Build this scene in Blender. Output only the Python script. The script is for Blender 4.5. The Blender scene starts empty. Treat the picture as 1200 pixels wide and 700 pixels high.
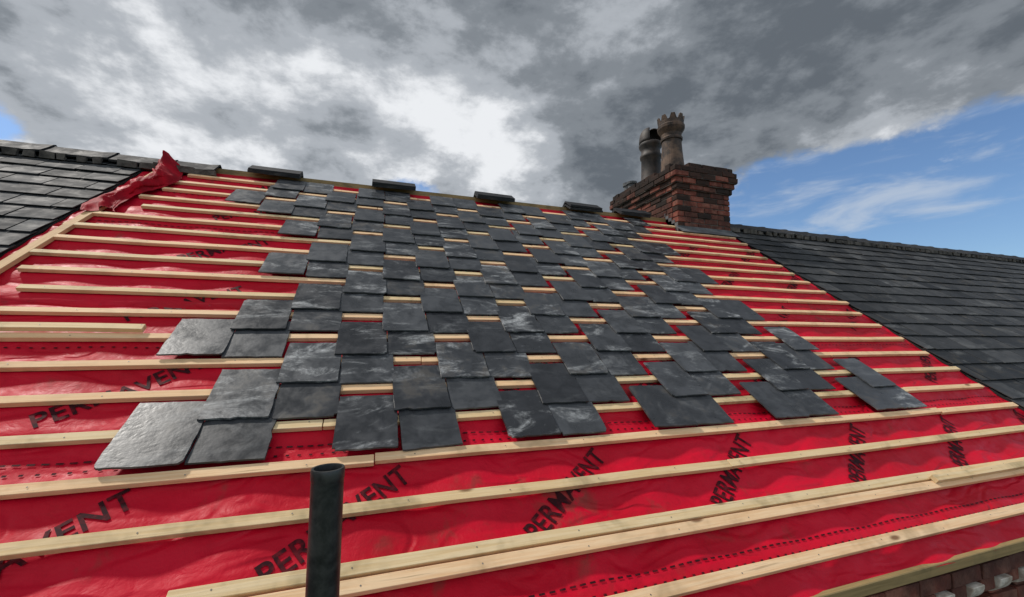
import bpy, bmesh, math, random
from mathutils import Vector, Matrix, noise
random.seed(7)
D=1.5; Z0=6.0
PITCH=math.radians(37.3); CP=math.cos(PITCH); SP=math.sin(PITCH)
scene=bpy.context.scene
def R(a,b,h=0.0):           # roof coordinates (metres): along ridge, up slope, out of slope
    return Vector((a, b*CP - h*SP, Z0 + b*SP + h*CP))
RIDGE=3.12*D; G=0.137*D; B0=0.776*D; EAVE=0.28*D

# ---------------------------------------------------------------- node helpers
class NT:
    def __init__(s,tree): s.t=tree; s.n=tree.nodes; s.l=tree.links
    def node(s,typ,**kw):
        nd=s.n.new(typ)
        for k,v in kw.items(): setattr(nd,k,v)
        return nd
    def put(s,sock,v):
        if isinstance(v,bpy.types.NodeSocket): s.l.new(v,sock)
        elif v is not None:
            if hasattr(sock.default_value,'__len__') and not hasattr(v,'__len__'):
                sock.default_value=[v]*len(sock.default_value)
            else: 
                if hasattr(v,'__len__') and len(v)==3 and len(sock.default_value)==4: v=tuple(v)+(1,)
                sock.default_value=v
    def math(s,op,a,b=None,c=None,clamp=False):
        nd=s.node('ShaderNodeMath',operation=op,use_clamp=clamp)
        s.put(nd.inputs[0],a)
        if b is not None: s.put(nd.inputs[1],b)
        if c is not None: s.put(nd.inputs[2],c)
        return nd.outputs[0]
    def vm(s,op,a,b=None,out=0):
        nd=s.node('ShaderNodeVectorMath',operation=op)
        s.put(nd.inputs[0],a)
        if b is not None: s.put(nd.inputs[1],b)
        return nd.outputs[out]
    def noise(s,vec,scale,detail=3,rough=0.55,dist=0.0):
        nd=s.node('ShaderNodeTexNoise'); s.put(nd.inputs['Vector'],vec)
        nd.inputs['Scale'].default_value=scale; nd.inputs['Detail'].default_value=detail
        nd.inputs['Roughness'].default_value=rough; nd.inputs['Distortion'].default_value=dist
        return nd.outputs['Fac']
    def mr(s,v,a,b,c=0.0,d=1.0,smooth=True):
        nd=s.node('ShaderNodeMapRange',interpolation_type='SMOOTHSTEP' if smooth else 'LINEAR')
        s.put(nd.inputs[0],v)
        for i,x in enumerate((a,b,c,d)): nd.inputs[i+1].default_value=x
        return nd.outputs[0]
    def mix(s,f,a,b,mode='MIX'):
        nd=s.node('ShaderNodeMix',data_type='RGBA',blend_type=mode)
        s.put(nd.inputs[0],f); s.put(nd.inputs[6],a); s.put(nd.inputs[7],b)
        return nd.outputs[2]
    def scale(s,v,sc):
        nd=s.node('ShaderNodeMapping'); s.put(nd.inputs['Vector'],v); nd.inputs['Scale'].default_value=sc
        return nd.outputs[0]
def new_mat(name):
    m=bpy.data.materials.new(name); m.use_nodes=True
    t=NT(m.node_tree); b=m.node_tree.nodes['Principled BSDF']
    t.bsdf=b; t.m=m
    t.obj=t.node('ShaderNodeTexCoord').outputs['Object']
    g=t.node('ShaderNodeNewGeometry'); t.rnd=g.outputs['Random Per Island']
    return t
def fin(t,col,rough=0.6,bump=None,bs=0.3,bd=0.01,spec=None):
    t.put(t.bsdf.inputs['Base Color'],col); t.put(t.bsdf.inputs['Roughness'],rough)
    if spec is not None: t.bsdf.inputs['Specular IOR Level'].default_value=spec
    if bump is not None:
        nd=t.node('ShaderNodeBump'); nd.inputs['Strength'].default_value=bs; nd.inputs['Distance'].default_value=bd
        t.put(nd.inputs['Height'],bump); t.l.new(nd.outputs[0],t.bsdf.inputs['Normal'])
    return t.m
def isl(t,k=37.0):   # object coords shifted per island
    return t.vm('ADD',t.obj,t.vm('MULTIPLY',t.math('MULTIPLY',t.rnd,k),(1.0,1.7,2.3)))

# ---------------------------------------------------------------- materials
def m_slate(name,lo,hi,chalk,cs=5.0,r0=0.38,r1=0.6,spec=0.5,chalkc=(0.42,0.43,0.43),bs=0.38):
    t=new_mat(name); v=isl(t)
    base=t.mix(t.rnd,lo,hi)
    n=t.noise(v,9,3,0.65,0.3); n2=t.noise(v,60,2,0.6)
    base=t.mix(t.mr(n,0.35,0.65),t.mix(1.0,base,(0.60,0.60,0.60),'MULTIPLY'),base)
    rot=t.node('ShaderNodeMapping'); t.put(rot.inputs['Vector'],v); rot.inputs['Rotation'].default_value=(0.3,0.2,0.8); rot.inputs['Scale'].default_value=(0.6,1.5,1.5)
    s=t.noise(rot.outputs[0],cs,6,0.74,0.6)
    lvl=t.math('FRACT',t.math('MULTIPLY',t.rnd,91.7))
    sm=t.math('MULTIPLY',t.mr(s,0.50,0.72),t.math('MULTIPLY',t.mr(n2,0.25,0.6,0.40,1.0),t.mr(lvl,0.1,0.8,0.10,1.0)))
    col=t.mix(t.math('MULTIPLY',sm,chalk),base,chalkc)
    br=t.math('FRACT',t.math('MULTIPLY',t.rnd,13.3))
    col=t.mix(t.math('MULTIPLY',t.mr(n,0.5,0.68),t.mr(br,0.5,0.9,0,0.35)),col,(0.11,0.09,0.065))
    rough=t.math('ADD',t.mr(n,0.3,0.7,r0,r1),t.math('MULTIPLY',sm,0.2))
    return fin(t,col,rough,t.math('ADD',t.math('ADD',t.math('MULTIPLY',n2,0.6),t.math('MULTIPLY',n,2.2)),s),bs,0.003,spec)
M_slate=m_slate('reclaimed_slate',(0.026,0.028,0.033),(0.074,0.079,0.087),0.85,r0=0.27,r1=0.46,spec=0.55,chalkc=(0.50,0.515,0.52),bs=0.24)
M_slate_old=m_slate('weathered_slate',(0.022,0.024,0.027),(0.075,0.077,0.080),0.30,3.0,0.62,0.8,0.25)
M_ridge=m_slate('ridge_clay',(0.016,0.017,0.02),(0.035,0.036,0.04),0.25,r0=0.6,r1=0.8,spec=0.25)

t=new_mat('red_membrane'); 
n=t.noise(t.obj,1.3,3,0.6,0.4); n2=t.noise(t.obj,14,4,0.65,0.4)
rt=t.node('ShaderNodeMapping'); t.put(rt.inputs['Vector'],t.obj); rt.inputs['Rotation'].default_value=(0,0,0.6); rt.inputs['Scale'].default_value=(1.0,2.4,2.4)
cre=t.noise(rt.outputs[0],2.2,2,0.5,0.7); crease=t.math('ABSOLUTE',t.math('SUBTRACT',cre,0.5))
c=t.mix(t.mr(n,0.3,0.7),(0.47,0.0015,0.016),(0.61,0.0025,0.026))
c=t.mix(t.math('MULTIPLY',t.mr(t.noise(t.obj,2.1,4,0.7,0.6),0.55,0.72),t.mr(n2,0.40,0.62,0,0.65)),c,(0.13,0.06,0.04))
c=t.mix(t.mr(n2,0.5,0.8,0,0.3),c,(0.30,0.003,0.012))
hgt=t.math('ADD',t.math('ADD',t.math('MULTIPLY',t.noise(t.obj,18,3,0.6,0.5),0.50),t.math('MULTIPLY',n2,0.35)),t.math('MULTIPLY',t.mr(crease,0.0,0.10),0.65))
M_felt=fin(t,c,t.mr(n2,0.3,0.7,0.46,0.64),hgt,0.6,0.013,0.20)
t=new_mat('printed_ink'); M_ink=fin(t,t.mix(t.mr(t.noise(t.obj,40,2),0.4,0.7),(0.030,0.004,0.007),(0.12,0.005,0.011)),0.7,spec=0.15)

def m_wood(name,c1,c2,stain,ax='X'):
    t=new_mat(name); v=isl(t)
    sc={'X':(1.5,40,40),'Y':(40,1.5,1.5)}[ax]
    g=t.noise(t.scale(v,sc),2.0,4,0.6,0.4)
    c=t.mix(t.mr(g,0.3,0.7),c1,c2)
    c=t.mix(t.math('MULTIPLY',t.rnd,0.35),c,tuple(x*y for x,y in zip(c2,(0.9,0.76,0.6))))
    blot=t.noise(v,3.0,4,0.7,0.3)
    c=t.mix(t.mr(blot,0.48,0.72,0,0.7),c,stain)
    vo=t.node('ShaderNodeTexVoronoi'); t.put(vo.inputs['Vector'],t.scale(v,(3.2,9,9) if ax=='X' else (9,3.2,3.2))); vo.inputs['Scale'].default_value=1.0
    c=t.mix(t.mr(vo.outputs['Distance'],0.05,0.14,0.85,0.0),c,(0.16,0.06,0.02))
    c=t.mix(t.mr(g,0.58,0.75,0,0.6),c,(0.30,0.15,0.055))
    return fin(t,c,0.7,g,0.5,0.003,0.25)
M_wood=m_wood('sawn_pine',(0.80,0.50,0.27),(0.92,0.67,0.42),(0.44,0.30,0.16))
M_wood_g=m_wood('treated_pine',(0.70,0.50,0.26),(0.84,0.67,0.42),(0.28,0.22,0.11))
M_wood_o=m_wood('weathered_timber',(0.22,0.17,0.08),(0.36,0.27,0.13),(0.09,0.08,0.04))

def m_brick(name,c1,c2,c3,soot):
    t=new_mat(name); v=isl(t)
    n=t.noise(v,11,4,0.65); n2=t.noise(v,70,2,0.6)
    c=t.mix(t.rnd,c1,c2); c=t.mix(t.mr(n,0.4,0.7),c,c3)
    c=t.mix(t.mr(t.noise(t.obj,2.3,3,0.65),0.40,0.60,0.1,soot),c,(0.025,0.02,0.018))
    c=t.mix(t.mr(n2,0.5,0.8,0,0.35),c,(0.03,0.02,0.015))
    return fin(t,c,0.85,t.math('ADD',n,n2),0.6,0.006,0.2)
M_brick=m_brick('red_brick',(0.29,0.078,0.052),(0.15,0.046,0.034),(0.32,0.14,0.10),0.7)
M_brick_s=m_brick('dark_brick',(0.045,0.028,0.022),(0.085,0.040,0.028),(0.03,0.022,0.018),0.8)
def m_plain(name,c1,c2,sc=6,rough=0.8,bs=0.5,bd=0.006,metal=0):
    t=new_mat(name); n=t.noise(t.obj,sc,5,0.65,0.3)
    t.bsdf.inputs['Metallic'].default_value=metal
    return fin(t,t.mix(t.mr(n,0.33,0.67),c1,c2),rough,n,bs,bd)
M_mortar_d=m_plain('sooty_mortar',(0.03,0.027,0.024),(0.13,0.115,0.10),9,0.95)
M_pot=m_plain('sooty_terracotta',(0.035,0.025,0.021),(0.17,0.105,0.07),7,0.75)
M_pot2=m_plain('black_terracotta',(0.018,0.016,0.016),(0.07,0.05,0.04),7,0.6)
M_lead=m_plain('lead',(0.07,0.075,0.08),(0.15,0.155,0.16),7,0.65)
M_pole=m_plain('dark_galvanised_tube',(0.014,0.016,0.017),(0.065,0.067,0.065),22,0.38,0.4,0.002,0.35)
M_white=m_plain('old_limewash',(0.34,0.28,0.22),(0.72,0.68,0.60),14,0.9)
M_dark=m_plain('dark_felt',(0.01,0.01,0.011),(0.02,0.02,0.02),9,0.9)  # near-black underlay beneath the laid slates
M_nail=m_plain('galvanised_nail',(0.10,0.09,0.08),(0.22,0.20,0.18),30,0.5)
M_frame=m_plain('white_paint',(0.7,0.7,0.68),(0.8,0.8,0.78),9,0.5,0.1)
M_door=m_plain('green_paint',(0.02,0.08,0.05),(0.03,0.1,0.06),9,0.4,0.1)
t=new_mat('window_glass'); M_glass=fin(t,(0.02,0.025,0.03),0.05)
M_asph=m_plain('asphalt',(0.04,0.04,0.042),(0.06,0.06,0.062),3,0.9)
M_pave=m_plain('paving',(0.18,0.17,0.16),(0.26,0.25,0.23),3,0.9)
M_grass=m_plain('grassland',(0.035,0.06,0.02),(0.07,0.10,0.03),0.4,0.95)
t=new_mat('wall_brickwork'); uv=t.node('ShaderNodeUVMap'); 
bk=t.node('ShaderNodeTexBrick'); t.l.new(uv.outputs[0],bk.inputs['Vector'])
bk.inputs['Scale'].default_value=1.0; bk.inputs['Brick Width'].default_value=0.225; bk.inputs['Row Height'].default_value=0.075
bk.inputs['Mortar Size'].default_value=0.006; bk.inputs['Color1'].default_value=(0.26,0.07,0.04,1); bk.inputs['Color2'].default_value=(0.17,0.05,0.03,1); bk.inputs['Mortar'].default_value=(0.2,0.17,0.14,1)
n=t.noise(t.obj,5,4,0.6)
M_wall=fin(t,t.mix(t.mr(n,0.4,0.7,0,0.5),bk.outputs['Color'],(0.08,0.04,0.03)),0.9,t.math('SUBTRACT',n,bk.outputs['Fac']),0.5,0.006)

# ---------------------------------------------------------------- mesh helpers
class MB:
    def __init__(s): s.v=[]; s.f=[]; s.mi=[]; s.uv={}
    def add(s,vs,fs,mi=0):
        o=len(s.v); s.v+= [tuple(v) for v in vs]
        for f in fs: s.f.append(tuple(i+o for i in f)); s.mi.append(mi)
    def hexa(s,p,mi=0):
        s.add(p,[(3,2,1,0),(4,5,6,7),(0,1,5,4),(1,2,6,5),(2,3,7,6),(3,0,4,7)],mi)
    def box(s,x0,x1,y0,y1,z0,z1,mi=0,j=0.0):
        r=lambda:random.uniform(-j,j) if j else 0
        P=[(x0,y0,z0),(x1,y0,z0),(x1,y1,z0),(x0,y1,z0),(x0,y0,z1),(x1,y0,z1),(x1,y1,z1),(x0,y1,z1)]
        s.hexa([(a+r(),b+r(),c+r()) for a,b,c in P],mi)
    def rbox(s,a0,a1,b0,b1,h0,h1,mi=0,seg=None,j=0.0):
        n=max(1,int((a1-a0)/seg)) if seg else 1
        vs=[];fs=[]
        for i in range(n+1):
            a=a0+(a1-a0)*i/n; db=random.uniform(-j,j); dh=random.uniform(-j,j)*0.6
            for (b,h) in ((b0,h0),(b1,h0),(b1,h1),(b0,h1)): vs.append(R(a,b+db,h+dh))
        for i in range(n):
            o=i*4
            for k in range(4): fs.append((o+k,o+4+k,o+4+(k+1)%4,o+(k+1)%4))
        fs.append((0,1,2,3)); fs.append((n*4+3,n*4+2,n*4+1,n*4))
        s.add(vs,fs,mi)
    def build(s,name,mats,smooth=False,bevel=0,recalc=True,boxuv=False):
        me=bpy.data.meshes.new(name); me.from_pydata(s.v,[],s.f)
        for m in mats: me.materials.append(m)
        for p,mi in zip(me.polygons,s.mi): p.material_index=mi; p.use_smooth=smooth
        if recalc:
            bm=bmesh.new(); bm.from_mesh(me); bmesh.ops.recalc_face_normals(bm,faces=bm.faces); bm.to_mesh(me); bm.free()
        if boxuv:
            uvl=me.uv_layers.new(name='UVMap')
            for p in me.polygons:
                nn=p.normal
                for li in p.loop_indices:
                    co=me.vertices[me.loops[li].vertex_index].co
                    if abs(nn.x)>abs(nn.y): uvl.data[li].uv=(co.y,co.z)
                    else: uvl.data[li].uv=(co.x,co.z)
        ob=bpy.data.objects.new(name,me); scene.collection.objects.link(ob)
        if bevel:
            md=ob.modifiers.new('bevel','BEVEL'); md.width=bevel; md.segments=1; md.limit_method='ANGLE'
        return ob
def empty(name):
    e=bpy.data.objects.new(name,None); scene.collection.objects.link(e); return e
def par(ch,p): ch.parent=p
def lathe(mb,cx,cy,prof,n=32,mi=0,wob=0.0):
    vs=[];fs=[]
    for (r,z) in prof:
        for i in range(n):
            an=2*math.pi*i/n; rr=r*(1+wob*noise.noise(Vector((math.cos(an)*2,math.sin(an)*2,z*9))))
            vs.append((cx+rr*math.cos(an),cy+rr*math.sin(an),z))
    for k in range(len(prof)-1):
        for i in range(n): fs.append((k*n+i,k*n+(i+1)%n,(k+1)*n+(i+1)%n,(k+1)*n+i))
    mb.add(vs,fs,mi)

# ---------------------------------------------------------------- membrane
LAPS=[0.90*D+i*0.62*D for i in range(0,4)]
def fh(a,b):
    ph=(b-B0)/G
    pin=math.sin(math.pi*ph)**2 if b>B0 else 0.5+0.5*math.sin(math.pi*ph)**2
    nz=noise.noise(Vector((a*2.2,b*5.0,0.3)))+0.5*noise.noise(Vector((a*5+b*3,b*11,4.3)))
    rf=math.sin(math.pi*a/0.4)**2
    big=1.2 if b>B0 else 1.9
    return -0.003-pin*big*(0.008*rf+0.010*(0.6+0.6*nz))
mb=MB(); A0,A1=-1.33*D,3.22*D; BB0,BB1=0.27*D,RIDGE-0.01
na,nb=420,290; vs=[];fs=[]
for j in range(nb+1):
    b=BB0+(BB1-BB0)*j/nb
    for i in range(na+1):
        a=A0+(A1-A0)*i/na; vs.append(R(a,b,fh(a,b)))
for j in range(nb):
    for i in range(na):
        o=j*(na+1)+i; fs.append((o,o+1,o+na+2,o+na+1))
mb.add(vs,fs)
for L in LAPS:
    vs=[];fs=[]; n=300
    for i in range(n+1):
        a=A0+(A1-A0)*i/n; w=0.004*noise.noise(Vector((a*1.7,L,0)))
        vs.append(R(a,L+w,fh(a,L+w)+0.0035)); vs.append(R(a,L+w+0.0,fh(a,L)-0.001)); vs.append(R(a,L+0.10,fh(a,L+0.10)+0.0012))
    for i in range(n):
        o=i*3; fs.append((o,o+3,o+5,o+2)); fs.append((o+1,o+4,o+3,o))
    mb.add(vs,fs)
vs=[];fs=[];n=200
for i in range(n+1):
    a=A0+(A1-A0)*i/n; p=R(a,BB0,fh(a,BB0)); w=0.012*noise.noise(Vector((a*3,1,1)))
    vs+=[p,p+Vector((0,-0.02,-0.012+w)),]
for i in range(n): o=i*2; fs.append((o,o+2,o+3,o+1))
mb.add(vs,fs)
felt=mb.build('roofing_membrane',[M_felt],smooth=True,recalc=False)
cu=bpy.data.curves.new('lettering','FONT'); cu.body='PERMAVENT'; cu.size=1; cu.offset=0.016; cu.space_character=1.05
to=bpy.data.objects.new('tmp_text',cu); scene.collection.objects.link(to)
bpy.context.view_layer.update()
me=bpy.data.meshes.new_from_object(to.evaluated_get(bpy.context.evaluated_depsgraph_get()))
bpy.data.objects.remove(to)
bm=bmesh.new(); bm.from_mesh(me)
xs=[v.co.x for v in bm.verts]; ys=[v.co.y for v in bm.verts]; mx,Mx=min(xs),max(xs); my,My=min(ys),max(ys)
TL,TH=0.56,0.084
for v in bm.verts: v.co=Vector(((v.co.x-mx)/(Mx-mx)*TL,(v.co.y-my)/(My-my)*TH,0))
for i in range(1,38):
    bmesh.ops.bisect_plane(bm,geom=bm.verts[:]+bm.edges[:]+bm.faces[:],plane_co=(i*0.015,0,0),plane_no=(1,0,0))
for i in range(1,6):
    bmesh.ops.bisect_plane(bm,geom=bm.verts[:]+bm.edges[:]+bm.faces[:],plane_co=(0,i*0.015,0),plane_no=(0,1,0))
bmesh.ops.triangulate(bm,faces=bm.faces[:])
bm.verts.ensure_lookup_table()
tv=[v.co.copy() for v in bm.verts]; tf=[tuple(v.index for v in f.verts) for f in bm.faces]; bm.free()
ink=MB(); ang=math.radians(36.5)
for r in range(6):
    for c in range(9):
        sa=(-1.38+0.598*c)*D; sb=(0.50+0.462*r)*D
        vs=[]
        for v in tv:
            a=sa+v.x*math.cos(ang)-v.y*math.sin(ang); b=sb+v.x*math.sin(ang)+v.y*math.cos(ang)
            vs.append(R(a,b,fh(a,b)+0.0044))
        if min(v.x for v in vs)<A0 or max(v.x for v in vs)>A1: continue
        ink.add(vs,tf)
def dashes(b,a0,a1,l,g,w):
    a=a0
    while a<a1:
        ink.add([R(a,b-w/2,fh(a,b)+0.0047),R(a+l,b-w/2,fh(a+l,b)+0.0047),R(a+l,b+w/2,fh(a+l,b)+0.0047),R(a,b+w/2,fh(a,b)+0.0047)],[(0,1,2,3)])
        a+=l+g
for r in range(6):
    bb=(0.392+0.462*r)*D
    dashes(bb,A0+0.05,A1-0.05,0.022,0.016,0.007); dashes(bb-0.045,A0+0.05,A1-0.05,0.012,0.03,0.008)
ik=ink.build('printed_marks',[M_ink],recalc=False); par(ik,felt)
# surplus of membrane folded back along the top left verge
mb=MB(); vs=[];fs=[]; nu,nv=70,34
for i in range(nu+1):
    u=i/nu; b=(2.30+0.78*u)*D
    hgt=0.022+0.115*min(1,u*1.25)**1.2*(1+0.22*math.sin(u*21)+0.25*noise.noise(Vector((u*9,0,0)))); wid=0.045+0.05*u
    for j in range(nv+1):
        v=j/nv
        cr=abs(noise.noise(Vector((u*5+v*2,v*3,1.0))))*0.08+abs(noise.noise(Vector((u*13,v*6,3.0))))*0.035
        if v<0.5: a=-1.095*D-wid*2.2*v; h=hgt*(2*v)**0.8
        else: a=-1.095*D-wid*1.1-(v-0.5)*2*0.12; h=hgt*(1-(v-0.5)*2*0.85)
        a-=0.05*math.sin(u*8)+0.12*(1-u)
        vs.append(R(a-cr*0.6,b+0.06*math.sin(v*5+u*3),max(0.026 if v<0.1 else 0.03,h+cr-0.02)))
for i in range(nu):
    for j in range(nv):
        o=i*(nv+1)+j; fs.append((o,o+1,o+nv+2,o+nv+1))
mb.add(vs,fs)
tt=new_mat('dark_red_membrane'); nn=tt.noise(tt.obj,7,4,0.65)  # flap gets a darker red than the main membrane
M_felt2=fin(tt,tt.mix(tt.mr(nn,0.35,0.65),(0.26,0.003,0.012),(0.46,0.004,0.018)),0.65,nn,0.5,0.01,0.15)
fl=mb.build('folded_membrane_flap',[M_felt2],smooth=True,recalc=False); par(fl,felt)

# ---------------------------------------------------------------- battens
mb=MB()
def nails(b,a0,a1,h):
    a=a0+0.1
    while a<a1:
        aa=a+random.uniform(-0.02,0.02); bb=b+random.uniform(-0.007,0.007); r=0.0028
        mb.add([R(aa+r*math.cos(k*math.pi/3),bb+r*math.sin(k*math.pi/3),h+0.0008) for k in range(6)],[(0,1,2,3,4,5)],2)
        a+=0.4
def batten(b,a0,a1,h=0.0,mi=0,w=0.040,t=0.024,j=0.0028):
    cuts=[a0]; x=a0+random.uniform(1.6,3.9)
    while x<a1-0.5: cuts.append(x); x+=random.uniform(2.7,4.2)
    cuts.append(a1)
    for i in range(len(cuts)-1):
        o=random.uniform(-0.005,0.005)
        mb.rbox(cuts[i]+0.002,cuts[i+1]-0.002,b-w/2+o,b+w/2+o,h+random.uniform(0,0.0015),h+t,mi if random.random()<0.8 else 1-mi,seg=0.45,j=j)
    nails(b,a0,a1,h+t+0.0016)
NB=17
lefts={0:-1.28,1:-1.28,2:-1.28,3:-1.28,4:-1.22,5:-1.26,6:-1.15,7:-1.22,8:-1.29,9:-1.27,10:-1.29,11:-1.25,12:-1.12,13:-1.18,14:-1.13,15:-1.16,16:-1.1}
for k in range(NB):
    b=B0+k*G
    batten(b,lefts[k]*D,(3.09+random.uniform(-0.03,0.035))*D)
batten(0.640*D,-1.3*D,3.35*D,mi=1)
def single(b0,b1,a0,a1,h,mi,w=0.042,t=0.024):
    n=14; vs=[];fs=[]
    for i in range(n+1):
        u=i/n; a=a0+(a1-a0)*u; b=b0+(b1-b0)*u+0.004*math.sin(u*5+a0)
        for (db,dh) in ((-w/2,0),(w/2,0),(w/2,t),(-w/2,t)): vs.append(R(a,b+db,h+dh))
    for i in range(n):
        o=i*4
        for k in range(4): fs.append((o+k,o+4+k,o+4+(k+1)%4,o+(k+1)%4))
    fs.append((0,1,2,3)); fs.append((n*4+3,n*4+2,n*4+1,n*4)); mb.add(vs,fs,mi)
    nails(b0,a0,a1,h+t+0.0003)
single(0.502*D,0.496*D,-0.35*D,3.35*D,0.0,1)
single(0.466*D,0.463*D,-0.35*D,3.35*D,0.001,0)
single(0.478*D,0.482*D,1.9*D,3.35*D,0.027,1,w=0.036)
single(0.338*D,0.338*D,-1.3*D,3.35*D,0.0,0)
single(1.352*D,1.347*D,-1.3*D,-0.70*D,0.0265,1)
batn=mb.build('roofing_battens',[M_wood,M_wood_g,M_nail],bevel=0.0015)
mb=MB()
mb.hexa([R(-1.30*D,1.2*D,-0.002),R(-1.265*D,1.2*D,-0.002),R(-1.235*D,2.95*D,-0.002),R(-1.27*D,2.95*D,-0.002),
         R(-1.30*D,1.2*D,0.024),R(-1.265*D,1.2*D,0.024),R(-1.235*D,2.95*D,0.024),R(-1.27*D,2.95*D,0.024)])
vb=mb.build('verge_board',[m_wood('verge_pine',(0.60,0.38,0.19),(0.72,0.5,0.28),(0.33,0.2,0.1),'Y')],bevel=0.002); par(vb,batn)

# ---------------------------------------------------------------- loose slates
def slate(mb,a0,b0,w,l,h0,h1,th=0.006,rot=0.0,mi=0,jag=0.0022,chip=0.22,n=9):
    pts=[]
    def edge(x0,y0,x1,y1,m):
        for i in range(m):
            u=i/m
            if i==1: u*=0.45
            if i==m-1: u=1-(1-u)*0.45
            pts.append([x0+(x1-x0)*u,y0+(y1-y0)*u])
    edge(0,0,w,0,n); edge(w,0,w,l,n); edge(w,l,0,l,n); edge(0,l,0,0,n)
    cor=[0,n,2*n,3*n]
    for i,p in enumerate(pts):
        p[0]+=random.uniform(-jag,jag); p[1]+=random.uniform(-jag,jag)
    for c,(sx,sy) in zip(cor,((1,1),(-1,1),(-1,-1),(1,-1))):
        if random.random()<chip:
            d=random.uniform(0.004,0.014); pts[c][0]+=sx*d; pts[c][1]+=sy*d
    if random.random()<0.3:
        i=random.choice([2,3,4,5,n*3+3,n*3+5,n+4]); dd=random.uniform(0.004,0.009)
        pts[i][0]+=(w/2-pts[i][0])/w*2*dd*(1 if i>n else 0); pts[i][1]+=dd if i<n else 0
    cx,cy=w/2,l/2; vs=[]
    for off in (0,th):
        for p in pts:
            x,y=p[0]-cx,p[1]-cy; x2=x*math.cos(rot)-y*math.sin(rot)+cx; y2=x*math.sin(rot)+y*math.cos(rot)+cy
            k=1.0-(0.012 if off else 0)
            x2=cx+(x2-cx)*k; y2=cy+(y2-cy)*k
            vs.append(R(a0+x2,b0+y2,h0+(h1-h0)*y2/l+off))
    N=len(pts); fs=[tuple(range(N,2*N)),tuple(range(N-1,-1,-1))]
    for i in range(N): fs.append((i,(i+1)%N,N+(i+1)%N,N+i))
    mb.add(vs,fs,mi)
mb=MB()
SW=0.174*D; SL=0.212*D
basel=[-1.10,-0.59,-0.089,0.40,0.93,1.48,2.06,2.6]
llim={0:-0.62,1:-0.47,2:-0.33,3:-0.66,4:-0.50,5:-0.36,6:-0.36,7:-0.50,8:-0.36,9:-0.36,10:-0.60,11:-0.5,12:-0.62,13:-0.80,14:-0.8,15:-0.7}
rlim={0:2.6,1:2.45,2:2.3,3:2.35,4:2.25}
for k in range(16):
    off=(0.16*(k%3)) - (0.03 if k>=3 else 0)
    b=B0+k*G+0.022
    cand=[L+off for L in basel]
    for L in sorted(set(cand)):
        for s in (0,1):
            a=(L+s*0.174)*D+random.uniform(-0.004,0.004)
            if a/D<llim.get(k,-0.6) or a/D+0.15>rlim.get(k,2.18): continue
            rot=random.gauss(0,0.016); bj=b+random.uniform(-0.003,0.011)
            if s==0: h0,h1=0.0385,0.0245
            else: h0,h1=0.0285,0.0240
            l=SL*random.uniform(0.975,1.03); w=SW*random.uniform(0.975,1.0)
            if s==0: h0+=random.uniform(0,0.003)
            slate(mb,a,bj,w,l,h0,h1,rot=rot,th=0.0075)
slo=mb.build('loose_roof_slates',[M_slate])

# ---------------------------------------------------------------- neighbour slates
def field(name,a0,a1,b0,b1,back=False):
    mb=MB(); k=0; b=b0
    def RR(a,b,h):
        p=R(a,b,h)
        if back: p.y=2*RIDGE*CP-p.y
        return p
    while b<b1-0.06:
        off=0.125*(k%2); a=a0-off
        while a<a1:
            w=0.25; x0=max(a,a0+random.uniform(-0.015,0.015)); x1=min(a+w-random.uniform(0.004,0.009),a1+random.uniform(-0.01,0.01))
            if x1-x0>0.05:
                th=random.uniform(0.004,0.007); l=min(0.24,b1-b+0.03); lift=random.uniform(0,0.003); sl=random.uniform(-0.005,0.005)
                if random.random()<0.04: sl-=0.02
                hb=0.018+lift; ht=hb-0.016*l/0.24
                sw=random.uniform(-0.003,0.003)
                mb.hexa([RR(x0+sw,b+sl,hb),RR(x1+sw,b+sl+random.uniform(-.004,.004),hb+random.uniform(-.002,.003)),RR(x1,b+l,ht),RR(x0,b+l,ht),
                     RR(x0+sw+.001,b+sl+.001,hb+th),RR(x1+sw-.001,b+sl+.001,hb+th+random.uniform(-.001,.002)),RR(x1,b+l,ht+th),RR(x0,b+l,ht+th)])
            a+=w
        b+=0.205; k+=1
    p=[RR(a0,b0,-0.014),RR(a1,b0,-0.014),RR(a1,b1,-0.014),RR(a0,b1,-0.014),RR(a0,b0,-0.002),RR(a1,b0,-0.002),RR(a1,b1,-0.002),RR(a0,b1,-0.002)]
    mb.hexa(p,1)
    return mb.build(name,[M_slate_old,M_dark])
AL,AR=-1.335*D,3.125*D; XL,XR=-9.0,24.0
houseL=empty('terraced_house'); houseM=empty('terraced_house.001'); houseR=empty('terraced_house.002')
par(field('front_roof_slates',XL,AL,EAVE-0.03,RIDGE-0.02),houseL)
par(field('front_roof_slates.001',AR,XR,EAVE-0.03,RIDGE-0.02),houseR)
par(field('rear_roof_slates',XL,AL,EAVE,RIDGE-0.02,True),houseL)
par(field('rear_roof_slates.001',AL+0.01,AR-0.01,EAVE,RIDGE-0.02,True),houseM)
par(field('rear_roof_slates.002',AR,XR,EAVE,RIDGE-0.02,True),houseR)
RY=RIDGE*CP; RZ=Z0+RIDGE*SP
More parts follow.
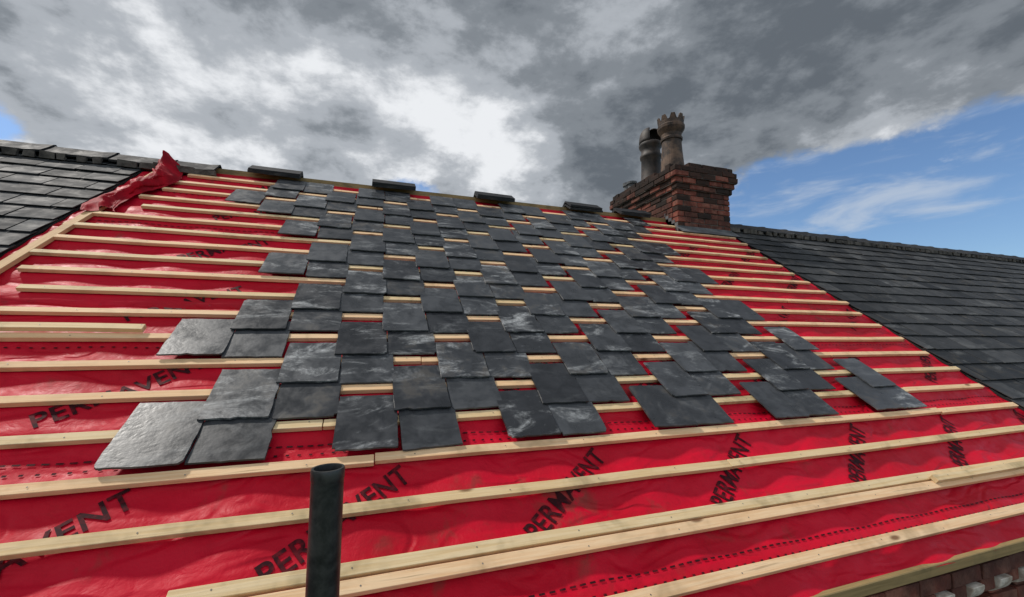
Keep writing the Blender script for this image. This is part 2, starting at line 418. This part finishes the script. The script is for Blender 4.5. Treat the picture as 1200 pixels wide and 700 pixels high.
def ridge_tile(mb,a0,L,lift=0.0,half=0.17,yaw=0.0,drop=0.62,th=0.016,roll=True):
    sec=[(-half,-half*drop),(-half*0.5,-half*drop*0.42),(-0.03,0.0),(0,0.012),(0.03,0.0),(half*0.5,-half*drop*0.42),(half,-half*drop)]
    n=4; vs=[];fs=[]; m=len(sec)
    dz=random.uniform(-0.005,0.006)
    for i in range(n+1):
        u=i/n; x=a0+L*u
        up=0.010 if (roll and u>0.93) else 0
        for (y,z) in sec: vs.append((x,RY+y+yaw*(u-0.5),RZ+lift+dz+z+up+th))
        for (y,z) in sec: vs.append((x,RY+y*0.95+yaw*(u-0.5),RZ+lift+dz+z+up))
    for i in range(n):
        o=i*2*m; q=(i+1)*2*m
        for j in range(m-1):
            fs.append((o+j,q+j,q+j+1,o+j+1)); fs.append((o+m+j,o+m+j+1,q+m+j+1,q+m+j))
        fs.append((o,o+m,q+m,q)); fs.append((o+m-1,q+m-1,q+2*m-1,o+2*m-1))
    for o in (0,n*2*m):
        for j in range(m-1): fs.append((o+j,o+j+1,o+m+j+1,o+m+j))
    mb.add(vs,fs)
for nm,x0,x1,hs in (('ridge_tiles',XL,AL+0.55,houseL),('ridge_tiles.001',AR+0.0,XR,houseR)):
    mb=MB(); x=x0
    while x<x1-0.1:
        L=min(0.45,x1-x); ridge_tile(mb,x,L-0.006,lift=0.045+random.uniform(-0.004,0.004)); x+=0.45
    x=x0
    while x<x1:
        for sg in (-1,1):
            w=random.uniform(0.05,0.14); 
            mb.box(x,x+w,RY+sg*0.165-0.012,RY+sg*0.165+0.012,RZ-0.10,RZ-0.055+random.uniform(0,0.02),1,0.006)
        x+=w+random.uniform(0,0.05)
    par(mb.build(nm,[M_ridge,M_mortar_d]),hs)
for i,ca in enumerate((-0.64,0.118,0.878,1.66,2.14)):
    mb=MB(); ridge_tile(mb,ca*D-0.225,0.45,lift=0.055,half=0.16,drop=0.5,yaw=random.uniform(-0.03,0.03),th=0.022,roll=False)
    ridge_tile(mb,ca*D-0.222+random.uniform(-.005,.008),0.45,lift=0.082,half=0.16,drop=0.5,yaw=random.uniform(-0.02,0.02),th=0.022,roll=False)
    mb.build('ridge_tile' if i==0 else 'ridge_tile.%03d'%i,[M_ridge])
mb=MB(); mb.box(AL+0.5,AR-0.9,RY-0.018,RY+0.018,RZ-0.14,RZ+0.035); mb.build('ridge_board',[M_wood_o])

# ---------------------------------------------------------------- chimney
ch=empty('brick_chimney')
X0,X1,Y0,Y1=3.79,4.68,3.47,4.90; ZT=Z0+3.59; ncs=20
offs=[0.045,0.08,0.085,0.055,0.028,0,0,0.0]
mb=MB()
for c in range(ncs):
    z1=ZT-c*0.075; z0=z1-0.066; o=offs[c] if c<len(offs) else 0
    x0,x1,y0,y1=X0-o,X1+o,Y0-o,Y1+o
    def run(p0,p1,fixed,side,shift):
        p=p0-(0.1125 if shift else 0)
        while p<p1-0.01:
            s=max(p,p0); e=min(p+0.215,p1)
            if e-s>0.03:
                pr=random.uniform(-0.006,0.006); q=0.0035
                if c==0 and random.random()<0.15: p+=0.225; continue
                mi=1 if (c<2 or random.random()<(0.55 if side in('L','B') else 0.3)) else 0  # top courses weathered dark; more dark bricks on left and rear faces
                if side=='F': mb.box(s,e,fixed+pr,fixed+0.1,z0,z1,mi,q)
                if side=='B': mb.box(s,e,fixed-0.1,fixed+pr,z0,z1,mi,q)
                if side=='L': mb.box(fixed+pr,fixed+0.1,s,e,z0,z1,mi,q)
                if side=='R': mb.box(fixed-0.1,fixed+pr,s,e,z0,z1,mi,q)
            p+=0.225
    sh=c%2
    run(x0,x1,y0,'F',sh); run(x0,x1,y1,'B',sh)
    run(y0+0.105,y1-0.105,x0,'L',1-sh); run(y0+0.105,y1-0.105,x1,'R',1-sh)
par(mb.build('brickwork',[M_brick,M_brick_s],bevel=0.005),ch)
mb=MB(); q=0.010
for c in range(1,ncs):
    z1=ZT-c*0.075+0.0; o=offs[c] if c<len(offs) else 0
    mb.box(X0-o+q,X1+o-q,Y0-o+q,Y1+o-q,z1-0.0745,z1-0.0005)
n=28; vs=[];fs=[]
for j in range(n+1):
    for i in range(n+1):
        u,v=i/n,j/n; e=min(u,1-u,v,1-v); 
        z=ZT-0.055+0.10*min(1,e/0.25)**0.7+0.02*noise.noise(Vector((u*6,v*9,0)))
        vs.append((X0-0.03+(X1-X0+0.06)*u,Y0-0.03+(Y1-Y0+0.06)*v,z))
for j in range(n):
    for i in range(n): o=j*(n+1)+i; fs.append((o,o+1,o+n+2,o+n+1))
mb.add(vs,fs)
par(mb.build('mortar',[M_mortar_d]),ch)
mb=MB(); cx,cy=4.24,4.06; zb=ZT+0.02; H=1.0; w=0.20
def P(l): return [(r*w,zb+z*H) for r,z in l]
lathe(mb,cx,cy,P([(0.90,0),(0.92,0.02),(0.88,0.08),(0.82,0.25),(0.74,0.45),(0.70,0.60),(0.78,0.61),(0.80,0.64),(0.72,0.66),(0.74,0.71),(0.90,0.76),(0.98,0.79),(1.0,0.83),(0.92,0.85),(0.94,0.90),(0.84,0.90),(0.74,0.84),(0.62,0.6),(0.6,0.3)]),32,0,0.03)
for i in range(9):
    a=2*math.pi*i/9; da=0.30
    ri,ro=0.168,0.189; zz=zb+0.893*H
    def pp(r,an,z): return (cx+r*math.cos(an),cy+r*math.sin(an),z)
    mb.hexa([pp(ri,a-da,zz),pp(ro,a-da,zz),pp(ro,a+da,zz),pp(ri,a+da,zz),pp(ri+.004,a-da*.45,zz+0.08),pp(ro+.012,a-da*.45,zz+0.08),pp(ro+.012,a+da*.45,zz+0.08),pp(ri+.004,a+da*.45,zz+0.08)])
par(mb.build('crown_chimney_pot',[M_pot]),ch)
mb=MB(); cx,cy=4.24,4.56; H=1.06; w=0.19
lathe(mb,cx,cy,P([(1.0,0),(1.0,0.05),(0.9,0.08),(0.84,0.30),(0.80,0.50),(0.90,0.52),(0.92,0.56),(0.80,0.58),(0.78,0.66),(0.95,0.70),(0.98,0.74),(0.90,0.76),(0.68,0.76),(0.66,0.5)]),32,0,0.02)
vs=[];fs=[];n=24;m=10
for j in range(m+1):
    for i in range(n+1):
        an=math.radians(-50+ (i/n)*280); ph=j/m*math.pi/2*0.98
        rr=w*0.95*math.cos(ph)**0.6; zz=zb+0.75*H+0.27*math.sin(ph)**0.9
        vs.append((cx+rr*math.cos(an),cy+rr*math.sin(an),zz))
for j in range(m):
    for i in range(n): o=j*(n+1)+i; fs.append((o,o+1,o+n+2,o+n+1))
mb.add(vs,fs)
o2=mb.build('hooded_chimney_pot',[M_pot2],smooth=True); par(o2,ch)
mdf=o2.modifiers.new('solid','SOLIDIFY'); mdf.thickness=0.012
mb=MB()
for (x,y,h,r) in ((4.62,3.95,0.19,0.05),(4.50,3.80,0.15,0.04),(3.85,4.55,0.12,0.06),(3.9,4.75,0.18,0.05)):
    lathe(mb,x,y,[(r,ZT-0.02),(r,ZT+h*0.7),(r*1.35,ZT+h*0.72),(r*1.35,ZT+h),(r*0.2,ZT+h*1.02)],20)
par(mb.build('flue_terminals',[M_lead]),ch)
mb=MB()
bf=Y0/CP
mb.rbox(X0-0.04,X1+0.04,bf-0.12,bf+0.03,0.040,0.043,seg=0.1,j=0.003)
for c in range(5):
    y=Y0+c*0.06; zz=Z0+ (y/CP)*SP
    mb.box(X0-0.006,X0-0.001,y,min(y+0.12,RY),zz-0.05,zz+0.12); mb.box(X1+0.001,X1+0.006,y,min(y+0.12,RY),zz-0.05,zz+0.12)
mb.box(X0-0.01,X1+0.01,Y0-0.008,Y0-0.003,Z0+bf*SP-0.03,Z0+bf*SP+0.07)
par(mb.build('lead_flashing',[M_lead]),ch)

# ---------------------------------------------------------------- walls, eaves, corbels
WY=0.47; BYW=2*RY-WY
def walls(parent,x0,x1,sfx):
    mb=MB(); zt=Z0+WY/CP*SP-0.14
    mb.box(x0+0.002,x1-0.002,WY,WY+0.3,0,zt); mb.box(x0+0.002,x1-0.002,BYW-0.3,BYW,0,zt)
    for x in (x0,x1-0.22):
        mb.add([(x+0.004,WY+0.302,0),(x+0.004,BYW-0.302,0),(x+0.004,BYW-0.302,zt),(x+0.004,RY,RZ-0.25),(x+0.004,WY+0.302,zt),
                (x+0.216,WY+0.302,0),(x+0.216,BYW-0.302,0),(x+0.216,BYW-0.302,zt),(x+0.216,RY,RZ-0.25),(x+0.216,WY+0.302,zt)],
               [(0,1,2,3,4),(9,8,7,6,5),(0,5,6,1),(1,6,7,2),(2,7,8,3),(3,8,9,4),(4,9,5,0)])
    par(mb.build('walls'+sfx,[M_wall],boxuv=True),parent)
    mb=MB(); x=x0+0.9; i=0
    while x<x1-1.4:
        for z in (0.9,3.6):
            if z<1 and i%3==1:
                mb.box(x,x+1.0,WY-0.02,WY-0.003,0.1,2.3,1); mb.box(x-0.08,x,WY-0.05,WY-0.003,0.1,2.38); mb.box(x+1.0,x+1.08,WY-0.05,WY-0.003,0.1,2.38); continue
            mb.box(x,x+1.1,WY-0.012,WY-0.003,z,z+1.4,2)
            for (p,q,r,s) in ((x-0.06,x,z,z+1.4),(x+1.1,x+1.16,z,z+1.4),(x+0.003,x+1.097,z+0.68,z+0.74)): mb.box(p,q,WY-0.04,WY-0.004,r,s,0)
            mb.box(x-0.12,x+1.22,WY-0.09,WY-0.004,z-0.12,z-0.003,3); mb.box(x-0.12,x+1.22,WY-0.03,WY-0.004,z+1.403,z+1.6,3)
        x+=2.1; i+=1
    par(mb.build('windows_and_door'+sfx,[M_frame,M_door,M_glass,M_pave]),parent)
walls(houseL,XL,AL,''); walls(houseM,AL,AR,'.001'); walls(houseR,AR,XR,'.002')
def eaves(parent,x0,x1,sfx):
    e=R(0,0.262*D,-0.004); yb,zb=e.y,e.z
    mb=MB()
    mb.box(x0,x1,yb-0.004,yb+0.022,zb-0.050,zb-0.004,0,0.0)
    mb.box(x0,x1,yb+0.028,yb+0.10,zb-0.072,zb-0.052,0,0.0)
    par(mb.build('eaves_timber'+sfx,[M_wood_o],bevel=0.003),parent)
    mb=MB(); zc=zb-0.076
    x=x0+0.004
    while x<x1-0.05:
        e=min(x+0.215,x1-0.004); mb.box(x,e,yb+0.02+random.uniform(-.003,.003),WY-0.002,zc-0.066,zc,0,0.003); x+=0.225
    x=x0+0.01
    while x<x1-0.12:
        xa,xb=x,x+0.105; y0=yb+0.035+random.uniform(-.006,.006)
        z1=zc-0.074; z0=z1-0.14
        prof=[(WY-0.002,z0),(WY-0.05,z0),(y0+0.09,z0+0.03),(y0+0.035,z0+0.06),(y0,z0+0.085),(y0,z1),(WY-0.002,z1)]
        m=len(prof); j=random.uniform(-0.004,0.004)
        mb.add([(xa+j,p[0],p[1]) for p in prof]+[(xb+j,p[0],p[1]) for p in prof],
               [tuple(range(m)),tuple(range(2*m-1,m-1,-1))]+[(k,(k+1)%m,m+(k+1)%m,m+k) for k in range(m)],0)
        ya=yb+0.015; k2=8; vs=[];fs=[]
        for q in range(k2+1):
            an=q/k2*math.pi/2
            for xx in (xb+0.012,x+0.225-0.012): vs.append((xx+j,ya+0.09*(1-math.cos(an)),z1-0.01-0.085*math.sin(an)))
        for q in range(k2): o=q*2; fs.append((o,o+1,o+3,o+2))
        a=len(vs)
        vs+=[(xb+0.012+j,WY-0.004,z1-0.01),(x+0.213+j,WY-0.004,z1-0.01),(xb+0.012+j,WY-0.004,z1-0.095),(x+0.213+j,WY-0.004,z1-0.095)]
        fs.append(tuple([2*q for q in range(k2+1)]+[a+2,a])); fs.append(tuple([2*q+1 for q in range(k2,-1,-1)]+[a+1,a+3]))
        fs.append((0,1,a+1,a))
        mb.add(vs,fs,1)
        x+=0.225
    x=x0+0.004
    while x<x1-0.05:
        e=min(x+0.215,x1-0.004); mb.box(x,e,yb+0.10,WY-0.002,zc-0.29,zc-0.223,0,0.003); x+=0.225
    mb.box(x0+0.004,x1-0.004,yb+0.13,WY-0.003,zc-0.36,zc-0.297,1)
    par(mb.build('corbel_table'+sfx,[M_brick,M_white],bevel=0.003),parent)
eaves(houseL,XL,AL,''); eaves(houseM,AL,AR,'.001'); eaves(houseR,AR,XR,'.002')

# ---------------------------------------------------------------- scaffold pole
CAM=Vector((0,-SP*D,Z0+CP*D)); yaw=math.radians(18.6); th=math.radians(5.86)
px,py=-0.058,-0.176; topz=Z0+0.996
mb=MB(); r=0.0240
prof=[(r,0.132),(r,topz-0.26),(r,topz-0.02),(r*1.0,topz-0.0185),(r*1.035,topz-0.016),(r*1.04,topz-0.003),(r*1.0,topz),(r*0.86,topz),(r*0.84,topz-0.003),(r*0.84,topz-0.6)]
lathe(mb,px,py,prof,48)
mb.box(px-0.075,px+0.075,py-0.075,py+0.075,0.124,0.131)
pl=mb.build('scaffold_pole',[M_pole],smooth=True)
pl.modifiers.new('es','EDGE_SPLIT').split_angle=math.radians(35)

# ---------------------------------------------------------------- ground, street
mb=MB(); S=1500; mb.add([(-S,-S,0),(S,-S,0),(S,S,0),(-S,S,0)],[(0,1,2,3)]); mb.build('ground',[M_grass])
mb=MB(); mb.add([(-80,-9,0.004),(80,-9,0.004),(80,-2.6,0.004),(-80,-2.6,0.004)],[(0,1,2,3)]); mb.build('road',[M_asph])
mb=MB(); mb.box(-80,80,-2.6,WY-0.3,0.0,0.12); mb.build('pavement',[M_pave])

# ---------------------------------------------------------------- sky
w=bpy.data.worlds.new('World'); scene.world=w; w.use_nodes=True
try:
    w.cycles.sampling_method='MANUAL'; w.cycles.sample_map_resolution=512
except Exception as ex: print(ex)
T=NT(w.node_tree); T.n.clear()
SUN_AZ,SUN_EL=math.radians(-55),math.radians(52)
sky=T.node('ShaderNodeTexSky',sky_type='NISHITA',sun_disc=False,sun_elevation=SUN_EL,sun_rotation=SUN_AZ)
sky.dust_density=0.6; sky.ozone_density=2.5
d=T.vm('NORMALIZE',T.node('ShaderNodeTexCoord').outputs['Generated'])
sx=T.node('ShaderNodeSeparateXYZ'); T.l.new(d,sx.inputs[0]); dz=sx.outputs[2]
den=T.math('ADD',T.math('MAXIMUM',dz,0.0),0.45)
cb=T.node('ShaderNodeCombineXYZ'); T.l.new(T.math('DIVIDE',sx.outputs[0],den),cb.inputs[0]); T.l.new(T.math('DIVIDE',sx.outputs[1],den),cb.inputs[1])
p=cb.outputs[0]
def dirv(az,el):
    a,e=math.radians(az),math.radians(el); return (math.sin(a)*math.cos(e),math.cos(a)*math.cos(e),math.sin(e))
def blob(az,el,w0,w1=0.0):
    return T.mr(T.vm('DOT_PRODUCT',d,dirv(az,el),1),math.cos(math.radians(w0)),math.cos(math.radians(w1)))
p=T.vm('ADD',p,T.vm('MULTIPLY',d,(0,0,1.2)))
n1=T.noise(p,2.3,8,0.57,0.25); n2=T.noise(T.vm('ADD',p,(7.3,2.1,1.0)),6.0,7,0.60,0.12)
def c5(x,s): return T.math('MULTIPLY',T.math('SUBTRACT',x,0.5),s)
br=T.math('ADD',c5(n1,1.7),c5(n2,1.6))
br=T.math('ADD',br,0.41)
br=T.math('ADD',br,T.mr(dz,0.68,0.57,-0.15,0.0))
br=T.math('ADD',br,T.math('MULTIPLY',blob(12,29,15),0.22))
br=T.math('ADD',br,T.math('MULTIPLY',blob(-25,18,24),0.32))
br=T.math('ADD',br,T.math('MULTIPLY',blob(10,20,18),0.26))
br=T.math('SUBTRACT',br,T.math('MULTIPLY',blob(46,30,22),0.17))
br=T.math('SUBTRACT',br,T.math('MULTIPLY',blob(66,34,20),0.20))
br=T.math('ADD',br,T.math('MULTIPLY',blob(60,14,15),0.40))
br=T.math('ADD',br,T.mr(sx.outputs[1],0.15,-0.4,0.0,0.50))  # unseen sky behind the camera brightened to add light on the roof
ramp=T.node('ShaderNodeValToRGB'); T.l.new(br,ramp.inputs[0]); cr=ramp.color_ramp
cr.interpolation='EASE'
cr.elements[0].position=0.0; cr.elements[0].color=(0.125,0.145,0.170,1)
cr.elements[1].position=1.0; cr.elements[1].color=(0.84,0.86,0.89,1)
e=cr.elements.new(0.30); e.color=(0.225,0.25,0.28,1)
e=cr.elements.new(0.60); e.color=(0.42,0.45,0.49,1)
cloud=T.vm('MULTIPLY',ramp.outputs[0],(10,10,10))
cov=T.math('ADD',T.math('ADD',c5(n1,1.2),c5(n2,1.1)),0.80)
az_m=T.math('SUBTRACT',sx.outputs[0],T.math('MULTIPLY',sx.outputs[1],0.78))
blue=T.math('MULTIPLY',T.mr(az_m,-0.06,0.16),T.mr(T.math('SUBTRACT',dz,T.math('MULTIPLY',sx.outputs[0],0.07)),0.355,0.255))
cov=T.math('SUBTRACT',cov,T.math('MULTIPLY',blue,0.78))
cov=T.math('SUBTRACT',cov,T.math('MULTIPLY',blob(-38,15,9),0.85))
cov=T.math('SUBTRACT',cov,T.math('MULTIPLY',blob(4,18,6),0.75))
cm=T.mr(cov,0.14,0.40)
skyc=T.mix(1.0,sky.outputs[0],(0.98,1.12,1.26),'MULTIPLY')
wis=T.noise(T.vm('MULTIPLY',d,(3.0,3.0,12.0)),1.7,5,0.6,0.4)
skyc=T.mix(T.mr(wis,0.46,0.74,0,0.65),skyc,(5.6,6.2,7.0))
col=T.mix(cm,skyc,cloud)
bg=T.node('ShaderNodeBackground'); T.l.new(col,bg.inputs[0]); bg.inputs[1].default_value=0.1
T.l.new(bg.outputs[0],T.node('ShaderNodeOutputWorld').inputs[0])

sl=bpy.data.lights.new('sun','SUN'); sl.energy=2.8; sl.angle=math.radians(4); sl.color=(1,0.95,0.88)
so=bpy.data.objects.new('sun',sl); scene.collection.objects.link(so)
sd=Vector((math.sin(SUN_AZ)*math.cos(SUN_EL),math.cos(SUN_AZ)*math.cos(SUN_EL),math.sin(SUN_EL)))
so.rotation_euler=(-sd).to_track_quat('-Z','Y').to_euler(); so.location=(0,0,30)

# ---------------------------------------------------------------- camera
cd=bpy.data.cameras.new('camera'); cam=bpy.data.objects.new('camera',cd); scene.collection.objects.link(cam)
cd.sensor_width=36; cd.lens=36*487/1200; cd.clip_end=5000; cd.clip_start=0.02
cam.location=CAM; cam.rotation_euler=(math.pi/2+th,0,-yaw); scene.camera=cam
scene.view_settings.view_transform='Standard'; scene.view_settings.look='None'; scene.view_settings.exposure=0
